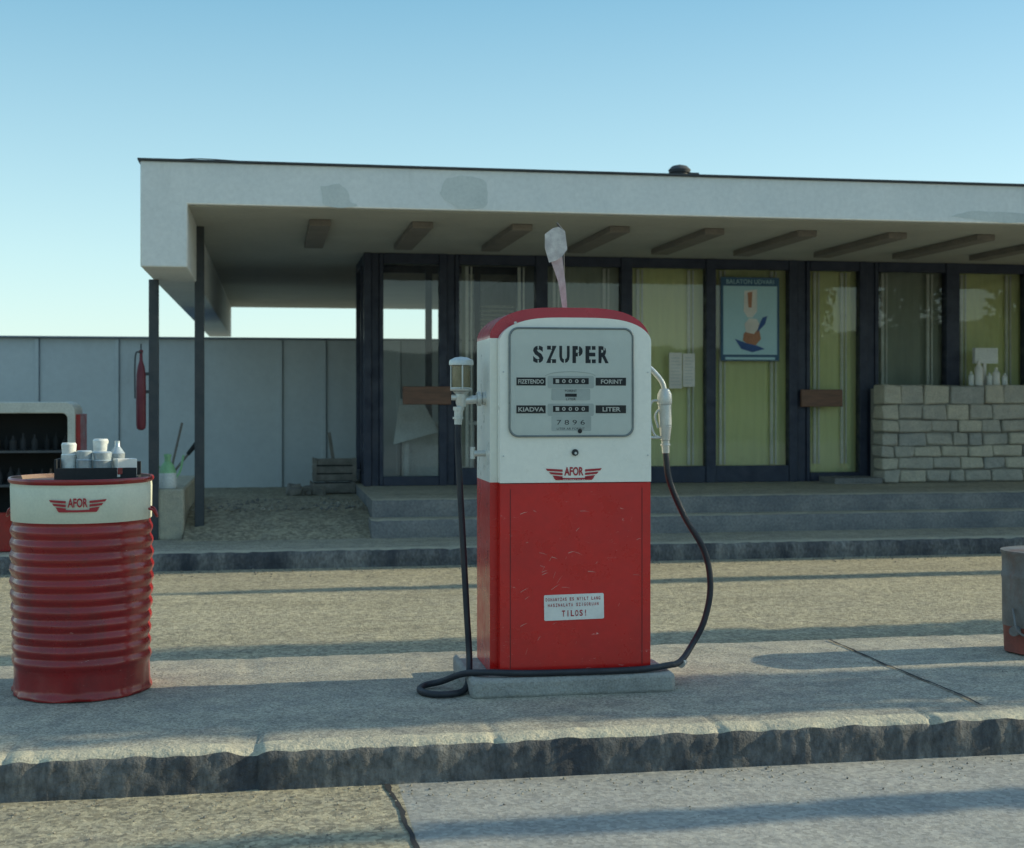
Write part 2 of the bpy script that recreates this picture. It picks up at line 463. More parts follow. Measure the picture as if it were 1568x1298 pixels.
def peb(x, y, z, r):
    vs = [Vector((x, y, z)) + Vector((a * r * rs.uniform(.7, 1.3), b * r * rs.uniform(.7, 1.3), (c + .4) * r * rs.uniform(.4, .8))) for a, b, c in ((1, 0, 0), (-1, 0, 0), (0, 1, 0), (0, -1, 0), (0, 0, 1), (0, 0, -1))]
    g.add(vs, [(0, 2, 4), (2, 1, 4), (1, 3, 4), (3, 0, 4), (2, 0, 5), (1, 2, 5), (3, 1, 5), (0, 3, 5)], rs.choice((0, 1, 2)))
for _ in range(520): peb(rs.uniform(-2.5, 4.5), 5.31 - abs(rs.gauss(0, .18)), .003, rs.uniform(.002, .007))
for _ in range(320): peb(rs.uniform(-2.5, .4), rs.uniform(4.3, 5.3), .003, rs.uniform(.002, .007))
for _ in range(160): peb(rs.uniform(-2.5, 4), rs.uniform(5.55, 7.1), .166, rs.uniform(.002, .005))
for _ in range(400): peb(rs.uniform(-3, 8), 12.2 - abs(rs.gauss(0, .2)), .004, rs.uniform(.005, .013))
for _ in range(380): peb(rs.uniform(-.78, .95), rs.uniform(13.9, 15.5), .375, rs.uniform(.008, .028))
g.build('pebbles', GRIT, recalc=False, smooth=False)

# ------------------------------------------------------------------ petrol station building
B = group('petrol_station_building', (5.0, 16.0, .49))
g = G()
g.poly([(-1.103, 3.554), (-1.103, 2.637), (-.707, 2.637), (-.707, 3.187), (18, 3.187), (18, 3.554)], 12.2, 25.8)
g.build('roof_slab', [PLASTER], B, bevel=.012)
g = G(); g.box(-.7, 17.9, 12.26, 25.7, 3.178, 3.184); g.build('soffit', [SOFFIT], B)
g = G(); g.box(-1.125, 18.02, 12.175, 25.82, 3.556, 3.572); g.build('roof_flashing', [TAR], B)
g = G()
g.tube([(-.86, 12.3, 3.58), (-.6, 12.3, 3.60), (-.2, 12.3, 3.585), (-.1, 12.3, 3.575)], .004)
g.build('roof_cable', [TAR], B)
g = G()
for pts in ([(.44, 3.37), (.60, 3.40), (.66, 3.34), (.70, 3.26), (.74, 3.195), (.50, 3.20), (.45, 3.27)],
            [(1.50, 3.34), (1.56, 3.46), (1.72, 3.50), (1.90, 3.45), (1.93, 3.33), (1.89, 3.22), (1.70, 3.20), (1.58, 3.25)],
            [(6.4, 3.25), (6.7, 3.30), (7.4, 3.28), (7.5, 3.21), (6.9, 3.20)]):
    P = catmull([(p[0], 0, p[1]) for p in pts + [pts[0]]], 6)[:-1]
    g.poly([(p.x + .02 * noise.noise(p * 14), p.z + .015 * noise.noise(p * 14 + Vector((5, 0, 0)))) for p in P], 12.197, 12.21)
g.build('plaster_patches', [PATCH], B)
g = G()
for k in range(17):
    x = .36 + k * .963
    g.box(x, x + .2, 12.95, 14.9, 3.115, 3.177)
g.build('soffit_lamps', [SLAMP], B, bevel=.008)
g = G()
g.box(-.725, -.635, 13.68, 13.77, .15, 3.178)
g.box(-1.14, -1.05, 13.46, 13.55, .15, 2.636)
g.build('columns', [STEELD], B, bevel=.006)
Y = 15.83
mull = [(1.06, 1.285), (1.93, 2.166), (3.07, 3.21), (4.10, 4.236), (5.15, 5.27), (6.20, 6.476), (7.11, 7.364), (8.247, 8.42), (9.31, 9.45), (10.3, 10.45), (11.3, 11.45), (12.3, 12.45), (13.3, 13.6)]
g = G()
for a, b in mull:
    if b - a > .2:
        g.box(a, a + (b - a) * .38, Y - .04, Y + .09, .492, 3.177)
        g.box(a + (b - a) * .38 + .003, b - .05, Y + .0, Y + .08, .492, 3.177)
        g.box(b - .047, b, Y - .02, Y + .07, .492, 3.177)
    else:
        g.box(a, b, Y - .05, Y + .09, .492, 3.177)
for i in range(len(mull) - 1):
    a = mull[i][1]; b = mull[i + 1][0]
    g.box(a + .001, b - .001, Y - .03, Y + .07, 3.06, 3.176)
    hb = .60 if i in (0, 5) else .69
    g.box(a + .001, b - .001, Y - .03, Y + .07, .494, hb)
g.box(1.06, 1.12, Y + .55, Y + .62, .492, 3.177)
g.box(1.06, 1.12, 17.2, 17.3, .492, 3.177)
g.box(1.064, 1.116, Y + .09, 17.2, 3.07, 3.175)
g.box(1.064, 1.116, Y + .09, 17.2, .494, .62)
for x in (1.93, 2.55, 3.1):
    g.box(x, x + .08, 17.2, 17.28, .492, 3.177)
g.box(1.12, 3.1, 17.21, 17.27, 3.08, 3.175)
g.build('window_frames', [NAVY], B, bevel=.005)
g = G()
for i in range(len(mull) - 1):
    a = mull[i][1]; b = mull[i + 1][0]
    g.add([(a, Y + .02, .5), (b, Y + .02, .5), (b, Y + .02, 3.1), (a, Y + .02, 3.1)], [(0, 1, 2, 3)])
g.add([(1.09, Y + .1, .5), (1.09, 17.2, .5), (1.09, 17.2, 3.1), (1.09, Y + .1, 3.1)], [(0, 1, 2, 3)])
g.build('window_glass', [GLASS], B, recalc=False, smooth=False)
g = G()
for i in range(1, len(mull) - 1):
    a = mull[i][1]; b = mull[i + 1][0]
    for x in (a + .09, b - .19):
        g.box(x, x + .035, Y + .10, Y + .13, .7, 3.05)
        g.box(x + .06, x + .08, Y + .10, Y + .12, .7, 3.05)
g.build('inner_window_frames', [PALE], B)
def curtain(g, x0, x1, z0, z1, y, mi):
    n = int((x1 - x0) / .018); vs = []
    for i in range(n + 1):
        x = x0 + (x1 - x0) * i / n
        for k, z in enumerate((z0, (z0 + z1) / 2, z1)):
            yy = y + .012 * math.sin(x * 40 + 1.3 * math.sin(x * 7)) * (1.1 - .25 * k) + .01 * noise.noise(Vector((x * 5, z, 0)))
            vs.append((x, yy, z))
    g.add(vs, [(i * 3 + k, (i + 1) * 3 + k, (i + 1) * 3 + k + 1, i * 3 + k + 1) for i in range(n) for k in range(2)], mi)
g = G()
curtain(g, 2.22, 2.30, .7, 3.07, 15.99, 1)
curtain(g, 3.25, 4.15, .55, 3.07, 15.99, 1)
curtain(g, 4.15, 5.2, .55, 3.07, 15.99, 0)
curtain(g, 5.2, 7.2, .55, 3.07, 15.99, 0)
curtain(g, 7.25, 8.35, .55, 3.07, 16.02, 1)
curtain(g, 8.35, 13.5, .55, 3.07, 15.99, 0)
g.build('curtains', [CURT, CURT2], B, recalc=False)
g = G()
for k in range(9):
    z = 2.22 + k * .055
    g.box(2.62, 3.08, 17.32, 17.36, z, z + .03)
g.build('window_blinds', [PALE], B)
g = G()
g.box(3.22, 3.30, 16.2, 25.7, .493, 3.177)
g.box(3.30, 17.8, 18.4, 18.5, .493, 3.177)
g.box(17.7, 17.8, 15.9, 18.4, .493, 3.177)
g.box(13.6, 17.7, Y - .02, Y + .1, .493, 3.177)
g.build('interior_walls', [INT], B)
g = G()
g.box(1.55, 2.5, 16.5, 17.0, 1.18, 1.22); g.box(1.6, 1.65, 16.55, 16.6, .493, 1.18); g.box(2.4, 2.45, 16.55, 16.6, .493, 1.18)
g.box(1.6, 2.45, 16.9, 16.93, .493, 1.18)
g.add([(1.45, 16.4, .95), (2.0, 16.4, 1.1), (1.85, 16.6, 1.42), (1.55, 16.6, 1.5)], [(0, 1, 2, 3)])
g.build('counter', [PLASTICW], B)
g = G()
g.box(1.50, 2.06, Y - .10, Y - .055, 1.43, 1.64); g.box(6.33, 6.86, Y - .10, Y - .055, 1.40, 1.61)
g.build('door_push_bars', [WOOD], B, bevel=.008)
g = G()
for x in (6.40, 6.78, 1.6, 1.98):
    g.box(x, x + .03, Y - .055, Y + .02, 1.48, 1.55)
g.build('push_bar_brackets', [STEELD], B)
g = G()
g.cyl((4.27, 14, 3.55), (4.27, 14, 3.89), .09, .09); g.rev((4.27, 14), [(.11, 3.89), (.12, 3.92), (.08, 3.96), (0.0, 3.98)], 24)
g.box(4.35, 4.47, 13.95, 14.05, 3.82, 3.89)
g.build('roof_vent', [TAR], B)

P = group('poster', (5.72, 15.80, 2.45))
yg = Y + .012
g = G()
g.box(5.345, 6.085, yg - .012, yg - .008, 1.955, 2.965, 1)
g.box(5.375, 6.055, yg - .016, yg - .013, 2.03, 2.86, 0)
g.text('BALATON UDVARI', .6, .055, 5.715, 2.912, lambda u, w: (u, yg - .0165, w), 0)
g.box(5.40, 6.03, yg - .016, yg - .013, 1.97, 2.0, 0)
g.build('poster_sheet', [PBLUE, PBORD], P)
g = G()
yp = yg - .019
g.poly([(5.64, 2.80), (5.80, 2.82), (5.80, 2.55), (5.74, 2.48), (5.68, 2.48), (5.63, 2.56)], yp, yp + .002, 0)
g.poly([(5.68, 2.78), (5.74, 2.79), (5.73, 2.6), (5.69, 2.6)], yp - .002, yp - .001, 1)
g.poly([(5.62, 2.20), (5.68, 2.16), (5.78, 2.14), (5.85, 2.22), (5.83, 2.32), (5.76, 2.36), (5.68, 2.33), (5.63, 2.28)], yp, yp + .002, 1)
g.poly([(5.66, 2.30), (5.76, 2.28), (5.84, 2.38), (5.80, 2.46), (5.70, 2.47), (5.64, 2.40)], yp - .002, yp - .001, 0)
g.poly([(5.52, 2.22), (5.60, 2.10), (5.74, 2.06), (5.90, 2.10), (5.80, 2.14), (5.66, 2.17)], yp - .002, yp - .001, 2)
g.poly([(5.80, 2.3), (5.90, 2.40), (5.93, 2.5), (5.87, 2.48), (5.82, 2.38)], yp - .004, yp - .003, 2)
g.build('poster_picture', [LABEL, SKIN, PBL2], P)
N = group('paper_notice', (4.86, 15.8, 1.8))
g = G()
g.box(4.70, 4.86, yg - .012, yg - .009, 1.62, 2.05, 0); g.box(4.87, 5.02, yg - .012, yg - .009, 1.64, 2.04, 0)
for k in range(9):
    g.box(4.72, 4.83 + .02 * (k % 3 == 0), yg - .0135, yg - .0125, 1.66 + k * .04, 1.67 + k * .04, 1)
    g.box(4.89, 4.98 + .02 * (k % 2), yg - .0135, yg - .0125, 1.68 + k * .038, 1.69 + k * .038, 1)
g.build('paper', [LABEL, CTR], N)

W = group('stone_wall', (9.5, 15.5, .49))
g = G(); g.box(7.23, 14, 15.37, 15.75, .49, 1.62); g.build('mortar_core', [MORTAR], W)
g = G(); z = .495; row = 0
while z < 1.60:
    h = random.uniform(.13, .20)
    if z + h > 1.56: h = 1.665 - z
    x = 7.19 - random.uniform(0, .02)
    first = True
    while x < 14:
        w = random.uniform(.18, .46)
        if first: w *= random.choice((.6, 1.1)); first = False
        d = random.uniform(0, .04)
        g.box(x + .006, x + w - .006, 15.34 - d, 15.60, z + .006, z + h - .005, random.choice((0, 0, 1, 1, 2)), jit=.014)
        x += w
    z += h; row += 1
g.build('stone_blocks', STONES, W, bevel=.02)
D_ = group('bottle_row', (8.9, 15.5, 1.66))
g = G()
for i, (x, h, r) in enumerate(((8.42, .17, .035), (8.52, .30, .05), (8.66, .16, .035), (8.75, .22, .045), (8.86, .15, .035))):
    g.rev((x, 15.5), [(r, 1.66), (r, 1.66 + h * .7), (r * .4, 1.66 + h * .85), (r * .4, 1.66 + h)], 16, i % 2)
g.box(8.50, 8.80, 15.55, 15.62, 1.93, 2.12, 0)
g.box(8.62, 8.66, 15.57, 15.60, 1.66, 1.93, 1)
g.build('bottles', [PLASTICW, LABEL], D_)

# ------------------------------------------------------------------ shed
Sh = group('metal_shed', (-1, 18.5, .2))
g = G()
g.box(-9, 6, 17.62, 20.5, .14, 2.245, 0)
g.build('shed_walls', [SHED], Sh)
g = G()
x = -8.9; k = 0
while x < 6:
    g.box(x, x + .05, 17.595, 17.618, .3, 2.24, 0)
    g.box(x + .052, x + .060, 17.60, 17.618, .3, 2.24, 1)
    x += (.98, 1.02, .55, .95)[k % 4]; k += 1
g.box(-9.05, 6.05, 17.55, 20.55, 2.247, 2.268, 1)
g.box(-9, 6, 17.60, 17.619, .15, .30, 1)
g.build('shed_battens', [SHED, SHEDT], Sh, bevel=.004)

C = group('wooden_crate', (.75, 16.5, .38))
g = G()
def crate(g, x0, x1, y0, y1, z0, z1, n):
    g.box(x0 + .02, x1 - .02, y0 + .02, y1 - .02, z0, z1 - .03, 1)
    for k in range(n):
        a = z0 + (z1 - z0) * k / n
        g.box(x0, x1, y0, y0 + .018, a + .01, a + (z1 - z0) / n - .008, 0, jit=.003)
        g.box(x0, x0 + .018, y0 + .02, y1, a + .01, a + (z1 - z0) / n - .008, 0, jit=.003)
    for xx in (x0 - .005, x1 - .04):
        g.box(xx, xx + .045, y0 - .015, y0 - .001, z0, z1, 0)
crate(g, .50, 1.0, 16.3, 16.8, .52, .80, 3)
crate(g, .47, .98, 16.2, 16.8, .385, .515, 1)
g.box(.72, .76, 16.5, 16.53, .78, 1.1, 0, rot=Matrix.Rotation(-.15, 3, 'Y'))
g.build('crate_boards', [WOODG, DARK], C)
C2 = group('concrete_rubble', (.3, 16.1, .38))
g = G()
for _ in range(14):
    x = random.uniform(.15, .55); y = random.uniform(15.9, 16.25); r = random.uniform(.03, .09)
    g.box(x - r, x + r, y - r, y + r, .375, .38 + r * 1.4, 0, jit=r * .35)
g.build('rubble_lumps', [WOODG], C2, bevel=.01)

F = group('fire_extinguisher', (-1.21, 13.46, 1.5))
g = G()
g.rev((-1.21, 13.46), [(.02, 1.20), (.04, 1.215), (.046, 1.25), (.046, 1.60), (.044, 1.72), (.034, 1.80), (.016, 1.86), (.014, 1.93), (.02, 1.935), (.02, 1.96), (0, 1.965)], 24)
g.build('extinguisher_body', [mat('extinguisher_red', (.16, .02, .035), rough=.4)], F)
g = G(); g.tube([(-1.21, 13.44, 1.94), (-1.25, 13.40, 1.93), (-1.262, 13.41, 1.8), (-1.262, 13.42, 1.5)], .008); g.box(-1.24, -1.10, 13.47, 13.50, 1.55, 1.58); g.box(-1.24, -1.10, 13.47, 13.50, 1.72, 1.75)
g.cyl((-1.21, 13.46, 1.96), (-1.21, 13.46, 2.02), .007)
g.build('extinguisher_fittings', [STEELD], F)

J = group('watering_jug', (-.98, 13.68, .63))
g = G()
g.rev((-.98, 13.68), [(.085, .632), (.09, .66), (.085, .78), (.06, .85), (.03, .89), (.03, .93), (.036, .935), (.036, .96), (0, .965)], 24, lambda k, z: 1 if z < .76 else 0)
g.tube([(-.91, 13.68, .72), (-.86, 13.68, .80), (-.83, 13.68, .95)], .011, mi=0)
g.tube([(-1.05, 13.68, .84), (-1.10, 13.68, .80), (-1.08, 13.68, .70)], .01, mi=0)
g.build('jug_body', [GREEN, PLASTICW], J)
K = group('scrub_brush', (-.93, 13.85, .63))
g = G()
g.cyl((-1.0, 13.9, .63), (-.86, 13.95, 1.26), .012, .012, 10, 0)
g.cyl((-.98, 13.8, .72), (-.66, 13.85, 1.12), .012, .012, 10, 0)
g.cyl((-.80, 13.83, .95), (-.68, 13.85, 1.10), .02, .028, 10, 1)
g.build('brush_sticks', [WOODG, DARK], K)

# ------------------------------------------------------------------ oil drum
cx, cy = -.853, 6.565
DR = group('oil_drum', (cx, cy, .162))
prof = [(.296, .165), (.306, .166), (.309, .178), (.302, .188), (.300, .21), (.301, .27)]
for k in range(11):
    zc = .32 + k * .0585
    for t in range(10):
        a = t / 10
        s_ = math.sin(math.pi * a)
        prof.append((.302 + .004 * (k / 10) + .010 * (s_ ** 1.4), zc - .029 + a * .0585))
prof += [(.305, .945), (.312, .950), (.313, 1.10), (.311, 1.118), (.319, 1.124), (.322, 1.133), (.318, 1.143), (.308, 1.143), (.304, 1.125), (.0, 1.128)]
g = G()
g.rev((cx, cy), prof, 96, lambda k, z: 2 if k >= len(prof) - 3 else (3 if z > 1.119 else (1 if z > .948 else 0)), dent=.010)
g.build('drum_body', [DRED, DWHITE, DLID, DRED], DR, ang=1.2)
g = G()
a0 = math.atan2(-cy, -cx) - .06
fn = lambda u, w: (cx + .3185 * math.cos(a0 + u / .3185), cy + .3185 * math.sin(a0 + u / .3185), w)
winged_logo(g, 0, 1.035, .25, .062, fn, 0)
g.build('drum_logo', [LOGO], DR, recalc=False, smooth=False)
g = G()
for ang in (-.25, 2.9):
    x = cx + .318 * math.cos(ang); y = cy + .318 * math.sin(ang)
    g.tube([(x, y - .05, 1.0), (x + .02 * math.cos(ang), y - .04, .99), (x + .035 * math.cos(ang), y, .96), (x + .02 * math.cos(ang), y + .04, .99), (x, y + .05, 1.0)], .006)
g.build('drum_handles', [DRED], DR)

T = group('oil_can_tray', (-.75, 6.5, 1.13))
g = G()
tx0, tx1 = -.95, -.60; ty = 6.55
g.box(tx0, tx1, ty - .09, ty + .12, 1.131, 1.142, 0)
g.box(tx0, tx1, ty - .10, ty - .088, 1.131, 1.185, 0); g.box(tx0, tx1, ty + .12, ty + .13, 1.131, 1.205, 0)
g.box(tx0 - .01, tx0 + .002, ty - .10, ty + .13, 1.131, 1.225, 0)
g.build('tray', [DARK], T, bevel=.002)
def can(name, x, y, r, z0, h, m, spout=True, par=T):
    g = G()
    pr = [(r, z0), (r * 1.03, z0 + .004), (r, z0 + .01), (r, z0 + h * .62), (r * 1.03, z0 + h * .64), (r * .9, z0 + h * .68)]
    pr += [(r * .45, z0 + h * .82), (r * .36, z0 + h * .85), (r * .36, z0 + h)] if spout else [(r * 1.0, z0 + h * .95), (r * .85, z0 + h)]
    pr += [(0, z0 + h)]
    g.rev((x, y), pr, 20)
    g.build(name, [m], par)
can('can_a', -.905, 6.52, .034, 1.143, .155, PLASTICW, False)
can('can_b', -.835, 6.50, .036, 1.143, .12, TINB, False)
can('can_d', -.755, 6.50, .042, 1.143, .115, TINB, False)
can('can_e', -.775, 6.60, .036, 1.143, .17, PLASTICW, False)
can('can_f', -.70, 6.60, .034, 1.143, .16, TINB, True)
g = G(); g.box(-.70, -.61, 6.46, 6.53, 1.143, 1.225, 0, rot=Matrix.Rotation(.4, 3, 'Z')); g.box(-.685, -.625, 6.453, 6.459, 1.155, 1.185, 1, rot=Matrix.Rotation(.4, 3, 'Z'))
g.build('cartons', [LABEL, DRED, PLASTICW], T, bevel=.002)

CB = group('oil_display_cabinet', (-2.2, 12.85, .15))
g = G()
po = rrect(-2.75, -1.70, .16, 1.47, .09); pi_ = rrect(-2.69, -1.765, .22, 1.37, .05)
g.ring(po, pi_, 12.62, 13.12, 0)
g.build('cabinet_shell', [mat('cabinet_cream', (.55, .56, .50), rough=.5)], CB, bevel=.008)
g = G(); g.poly(rrect(-2.745, -1.705, .165, 1.465, .09), 13.125, 13.14)
g.box(-1.698, -1.66, 12.66, 13.1, .2, 1.36); g.box(-2.76, -1.69, 12.60, 12.618, .16, .5)
g.build('cabinet_side_panels', [DRED], CB)
g = G()
for z in (.72, 1.02):
    g.box(-2.69, -1.766, 12.66, 13.1, z, z + .02)
g.build('cabinet_shelves', [STEELD], CB)
g = G(); g.box(-2.69, -1.766, 13.10, 13.12, .22, 1.37); g.build('cabinet_back', [DARK], CB)
g = G()
for z in (.741, 1.041, .225):
    x = -2.66
    while x < -1.8:
        h = random.uniform(.10, .15); r = random.uniform(.026, .034); y = random.uniform(12.74, 12.9)
        g.rev((x, y), [(r, z), (r, z + h * .6), (r * .35, z + h * .8), (r * .35, z + h)], 12, random.choice((1, 1, 1, 2, 3)))
        x += random.uniform(.07, .11)
g.build('cabinet_bottles', [PLASTICW, DARK, TINB, CARD], CB)

# ------------------------------------------------------------------ petrol pump
PP = group('petrol_pump', (1.37, 6.35, .16))
g = G()
g.box(.882, 1.825, 6.04, 6.68, .155, .247, 0)
ob = g.build('pump_plinth', [mat('plinth_concrete', (.40, .395, .36), (.29, .29, .27), 8, .9, bump=1, bscale=25, fine=.2, bdist=.02)], PP, bevel=.02, segs=3)
g = G(); mf = lambda z: 0 if z < 1.118 else (1 if z < 1.775 else 2)
g.arch(.985, 1.735, 6.165, 6.56, .25, 1.785, 1.918, [1.118, 1.775], mf)
g.build('pump_casing', [RED, WHITE, RED2], PP, bevel=.022, segs=4)
g = G()
g.arch(1.022, 1.722, 6.10, 6.162, .262, 1.115, 1.1151, [], lambda z: 0)
g.build('lower_door', [RED], PP, bevel=.014, segs=4)
g = G()
g.arch(1.020, 1.724, 6.095, 6.162, 1.1185, 1.765, 1.868, [], lambda z: 0)
g.build('upper_door', [WHITE], PP, bevel=.018, segs=4)
g = G()
for x in (1.068, 1.682):
    g.box(x - .0015, x + .0015, 6.0985, 6.105, .28, 1.09)
g.build('door_seams', [mat('seam_red', (.16, .01, .01), rough=.6)], PP)
g = G(); rs = random.Random(11)
for _ in range(46):
    x = rs.gauss(1.20, .10) if rs.random() < .6 else rs.uniform(1.09, 1.66); z = rs.gauss(.76, .09) if rs.random() < .6 else rs.uniform(.32, 1.05)
    if not (1.08 < x < 1.67 and .30 < z < 1.08): continue
    if 1.21 < x < 1.52 and .48 < z < .63: continue
    l = rs.uniform(.006, .05); a = rs.uniform(-.5, .6) + (1.2 if rs.random() < .3 else 0); wd = rs.uniform(.0004, .0012)
    dx, dz = math.cos(a) * l, math.sin(a) * l
    g.add([(x, 6.0988, z - wd), (x + dx * .5, 6.0988, z + dz * .5 - wd + .002), (x + dx, 6.0988, z + dz), (x + dx * .5, 6.0988, z + dz * .5 + wd + .002), (x, 6.0988, z + wd)], [(0, 1, 2, 3, 4)])
g.build('paint_scratches', [mat('scratch_pale', (.70, .42, .36), rough=.6)], PP, recalc=False, smooth=False)
g = G()
g.ring(rrect(1.058, 1.640, 1.325, 1.823, .045), rrect(1.067, 1.631, 1.334, 1.814, .038), 6.083, 6.0945, 0)
g.build('dial_frame', [FRAME], PP, bevel=.003)
g = G(); g.poly(rrect(1.0665, 1.6315, 1.3335, 1.8145, .038), 6.0895, 6.094); g.build('dial_face', [DIAL], PP)
g = G(); rp = rrect(1.0672, 1.6308, 1.3342, 1.8138, .038); g.add([(x, 6.0838, z) for x, z in rp], [tuple(range(len(rp)))]); g.build('dial_glass', [GLASS2], PP, recalc=False, smooth=False)
yd = 6.0895
g = G()
f1 = lambda u, w: (u, yd - .0007, w)
f2 = lambda u, w: (u, yd - .0032, w)
for i, ch in enumerate('SZUPER'):
    g.text(ch, .048, .078, 1.194 + i * .0608, 1.700, f1, 0, bold=.04)
for (x, z0, z1) in ((1.194, 1.655, 1.675), (1.194, 1.725, 1.745), (1.3156, 1.655, 1.682), (1.380, 1.72, 1.745), (1.380, 1.692, 1.708), (1.440, 1.655, 1.682), (1.440, 1.72, 1.745), (1.500, 1.72, 1.745), (1.255, 1.655, 1.675), (1.255, 1.725, 1.745)):
    g.box(x - .0025, x + .0025, yd - .0015, yd - .0011, z0, z1, 4)
for zc, l, r in ((1.577, 'FIZETENDO', 'FORINT'), (1.451, 'KIADVA', 'LITER')):
    g.box(1.094, 1.228, yd - .002, yd, zc - .018, zc + .018, 1)
    g.box(1.461, 1.603, yd - .002, yd, zc - .018, zc + .018, 1)
    g.text(l, .118, .020, 1.161, zc, f2, 2, bold=.025)
    g.text(r, .085 if r == 'LITER' else .10, .020, 1.535, zc, f2, 2, bold=.025)
    g.poly(rrect(1.238, 1.452, zc - .030, zc + .026, .008), yd - .002, yd, 3)
    g.box(1.262, 1.428, yd - .0032, yd - .0022, zc - .012, zc + .016, 1)
    for k in range(5):
        g.text('0' if k else '1', .016, .017, 1.282 + k * .030, zc + .002, lambda u, w: (u, yd - .0038, w), 2, bold=.02)
g.poly(rrect(1.255, 1.435, 1.492, 1.545, .006), yd - .002, yd, 3)
g.text('FORINT', .055, .010, 1.345, 1.535, f2, 1)
g.box(1.318, 1.372, yd - .0032, yd - .0022, 1.508, 1.522, 1)
g.text('LITER', .045, .010, 1.345, 1.497, f2, 1)
g.poly(rrect(1.255, 1.44, 1.352, 1.420, .006), yd - .0005, yd, 3)
g.text('7 8 9 6', .13, .022, 1.345, 1.392, f1, 1); g.text('LITER AR FORINT', .13, .010, 1.345, 1.363, f1, 1)
g.cyl((1.387, yd, 1.352), (1.387, yd - .004, 1.352), .010, mi=1)
g.tube([(1.225, yd - .002, 1.603), (1.26, yd - .002, 1.615), (1.345, yd - .002, 1.622), (1.43, yd - .002, 1.615), (1.46, yd - .002, 1.603)], .0012, mi=3)
g.build('dial_markings', [INK, BLACK, LABEL, CTR, DIAL], PP, recalc=False, smooth=False)
g = G()
g.cyl((1.365, 6.094, 1.255), (1.365, 6.084, 1.255), .015, mi=0)
g.cyl((1.366, 6.084, 1.252), (1.366, 6.078, 1.252), .006, mi=1)
g.cyl((1.09, 6.10, 1.842), (1.09, 6.088, 1.842), .006, mi=1)
for (xx, zz) in ((1.035, 1.62), (1.708, 1.62), (1.035, 1.24), (1.708, 1.24)):
    g.cyl((xx, 6.10, zz), (xx, 6.091, zz), .0035, mi=1)
g.build('lock_and_screws', [BLACK, ALU], PP)
g = G()
winged_logo(g, 1.36, 1.162, .262, .060, lambda u, w: (u, 6.0925, w), 0)
g.text('BENZIN OLAJ', .10, .010, 1.36, 1.128, lambda u, w: (u, 6.0917, w), 1)
g.build('pump_logo', [LOGO, LABEL], PP, recalc=False, smooth=False)
g = G(); rt = R(.8)
def fs(u, w): return (1.362 + u * math.cos(rt) - w * math.sin(rt), 6.0955, .552 + u * math.sin(rt) + w)
def fs2(u, w): x, y, z = fs(u, w); return (x, 6.0945, z)
pl = rrect(-.139, .139, -.058, .058, .006)
q = [fs(u, w) for u, w in pl]; g.poly([(a[0], a[2]) for a in q], 6.0955, 6.0995, 0)
for s_, x0, zz, gap in (('DOHANYZAS ES NYILT LANG', -.128, .037, .0112), ('HASZNALATA SZIGORUAN', -.118, .011, .0120)):
    for i, ch in enumerate(s_):
        if ch != ' ': g.text(ch, .0078 if ch != 'I' else .002, .015, x0 + i * gap, zz, fs2, 1, bold=.02)
for i, ch in enumerate('TILOS!'):
    g.text(ch, .015 if ch not in 'I!' else .004, .028, -.05 + i * .0205, -.028, fs2, 1, bold=.025)
g.build('warning_plate', [LABEL, LOGO], PP, recalc=False, smooth=False)
sx, sy = .872, 6.30
g = G()
g.rev((sx, sy), [(.0, 1.694), (.03, 1.69), (.054, 1.678), (.057, 1.668), (.057, 1.655), (.046, 1.652)], 32)
g.rev((sx, sy), [(.0, 1.535), (.05, 1.536), (.052, 1.545), (.046, 1.548), (.046, 1.552)], 32)
g.rev((sx, sy), [(.0, 1.46), (.02, 1.462), (.026, 1.48), (.026, 1.52), (.04, 1.533), (.0, 1.5345)], 24)
g.cyl((sx, sy, 1.49), (.99, sy, 1.50), .019); g.cyl((.945, sy, 1.498), (.962, sy, 1.499), .034); g.cyl((.970, sy, 1.50), (.986, sy, 1.50), .03)
g.cyl((sx - .045, sy, 1.505), (sx, sy, 1.505), .013)
for k in range(3):
    a = k * 2.094 + .5
    g.cyl((sx + .051 * math.cos(a), sy + .051 * math.sin(a), 1.54), (sx + .051 * math.cos(a), sy + .051 * math.sin(a), 1.66), .004, n=8)
g.cyl((sx - .012, sy, 1.45), (sx - .015, sy, 1.38), .021, .018); g.cyl((sx - .012, sy, 1.462), (sx - .012, sy, 1.445), .026)
g.cyl((sx - .015, sy, 1.415), (sx - .015, sy, 1.405), .025)
g.cyl((.93, sy, 1.245), (.99, sy, 1.245), .014); g.cyl((.925, sy, 1.22), (.925, sy, 1.275), .012)
g.build('sight_glass_fittings', [ALU], PP)
g = G(); g.cyl((sx, sy, 1.5525), (sx, sy, 1.651), .042, n=32); g.build('sight_glass_fuel', [BRASS], PP)
g = G(); g.rev((sx, sy), [(.045, 1.5525), (.045, 1.651)], 32); g.build('sight_glass_cylinder', [GLASS2], PP)
g = G()
g.tube([(.857, 6.30, 1.385), (.857, 6.30, 1.28), (.868, 6.30, 1.05), (.882, 6.30, .80), (.897, 6.29, .50), (.905, 6.27, .31), (.895, 6.22, .215), (.862, 6.14, .181), (.79, 6.085, .179), (.71, 6.10, .179), (.668, 6.19, .179), (.70, 6.285, .18),
        (.78, 6.29, .195), (.86, 6.19, .245), (.95, 6.095, .268), (1.15, 6.066, .264), (1.40, 6.060, .263), (1.65, 6.063, .264), (1.80, 6.10, .27),
        (1.90, 6.22, .262), (1.98, 6.29, .325), (2.045, 6.3, .44), (2.075, 6.3, .60), (2.045, 6.3, .77), (1.945, 6.3, .94), (1.872, 6.3, 1.11), (1.852, 6.3, 1.25)], .0148, 14)
g.build('delivery_hose', [HOSE], PP)
nx, ny = 1.852, 6.30
g = G()
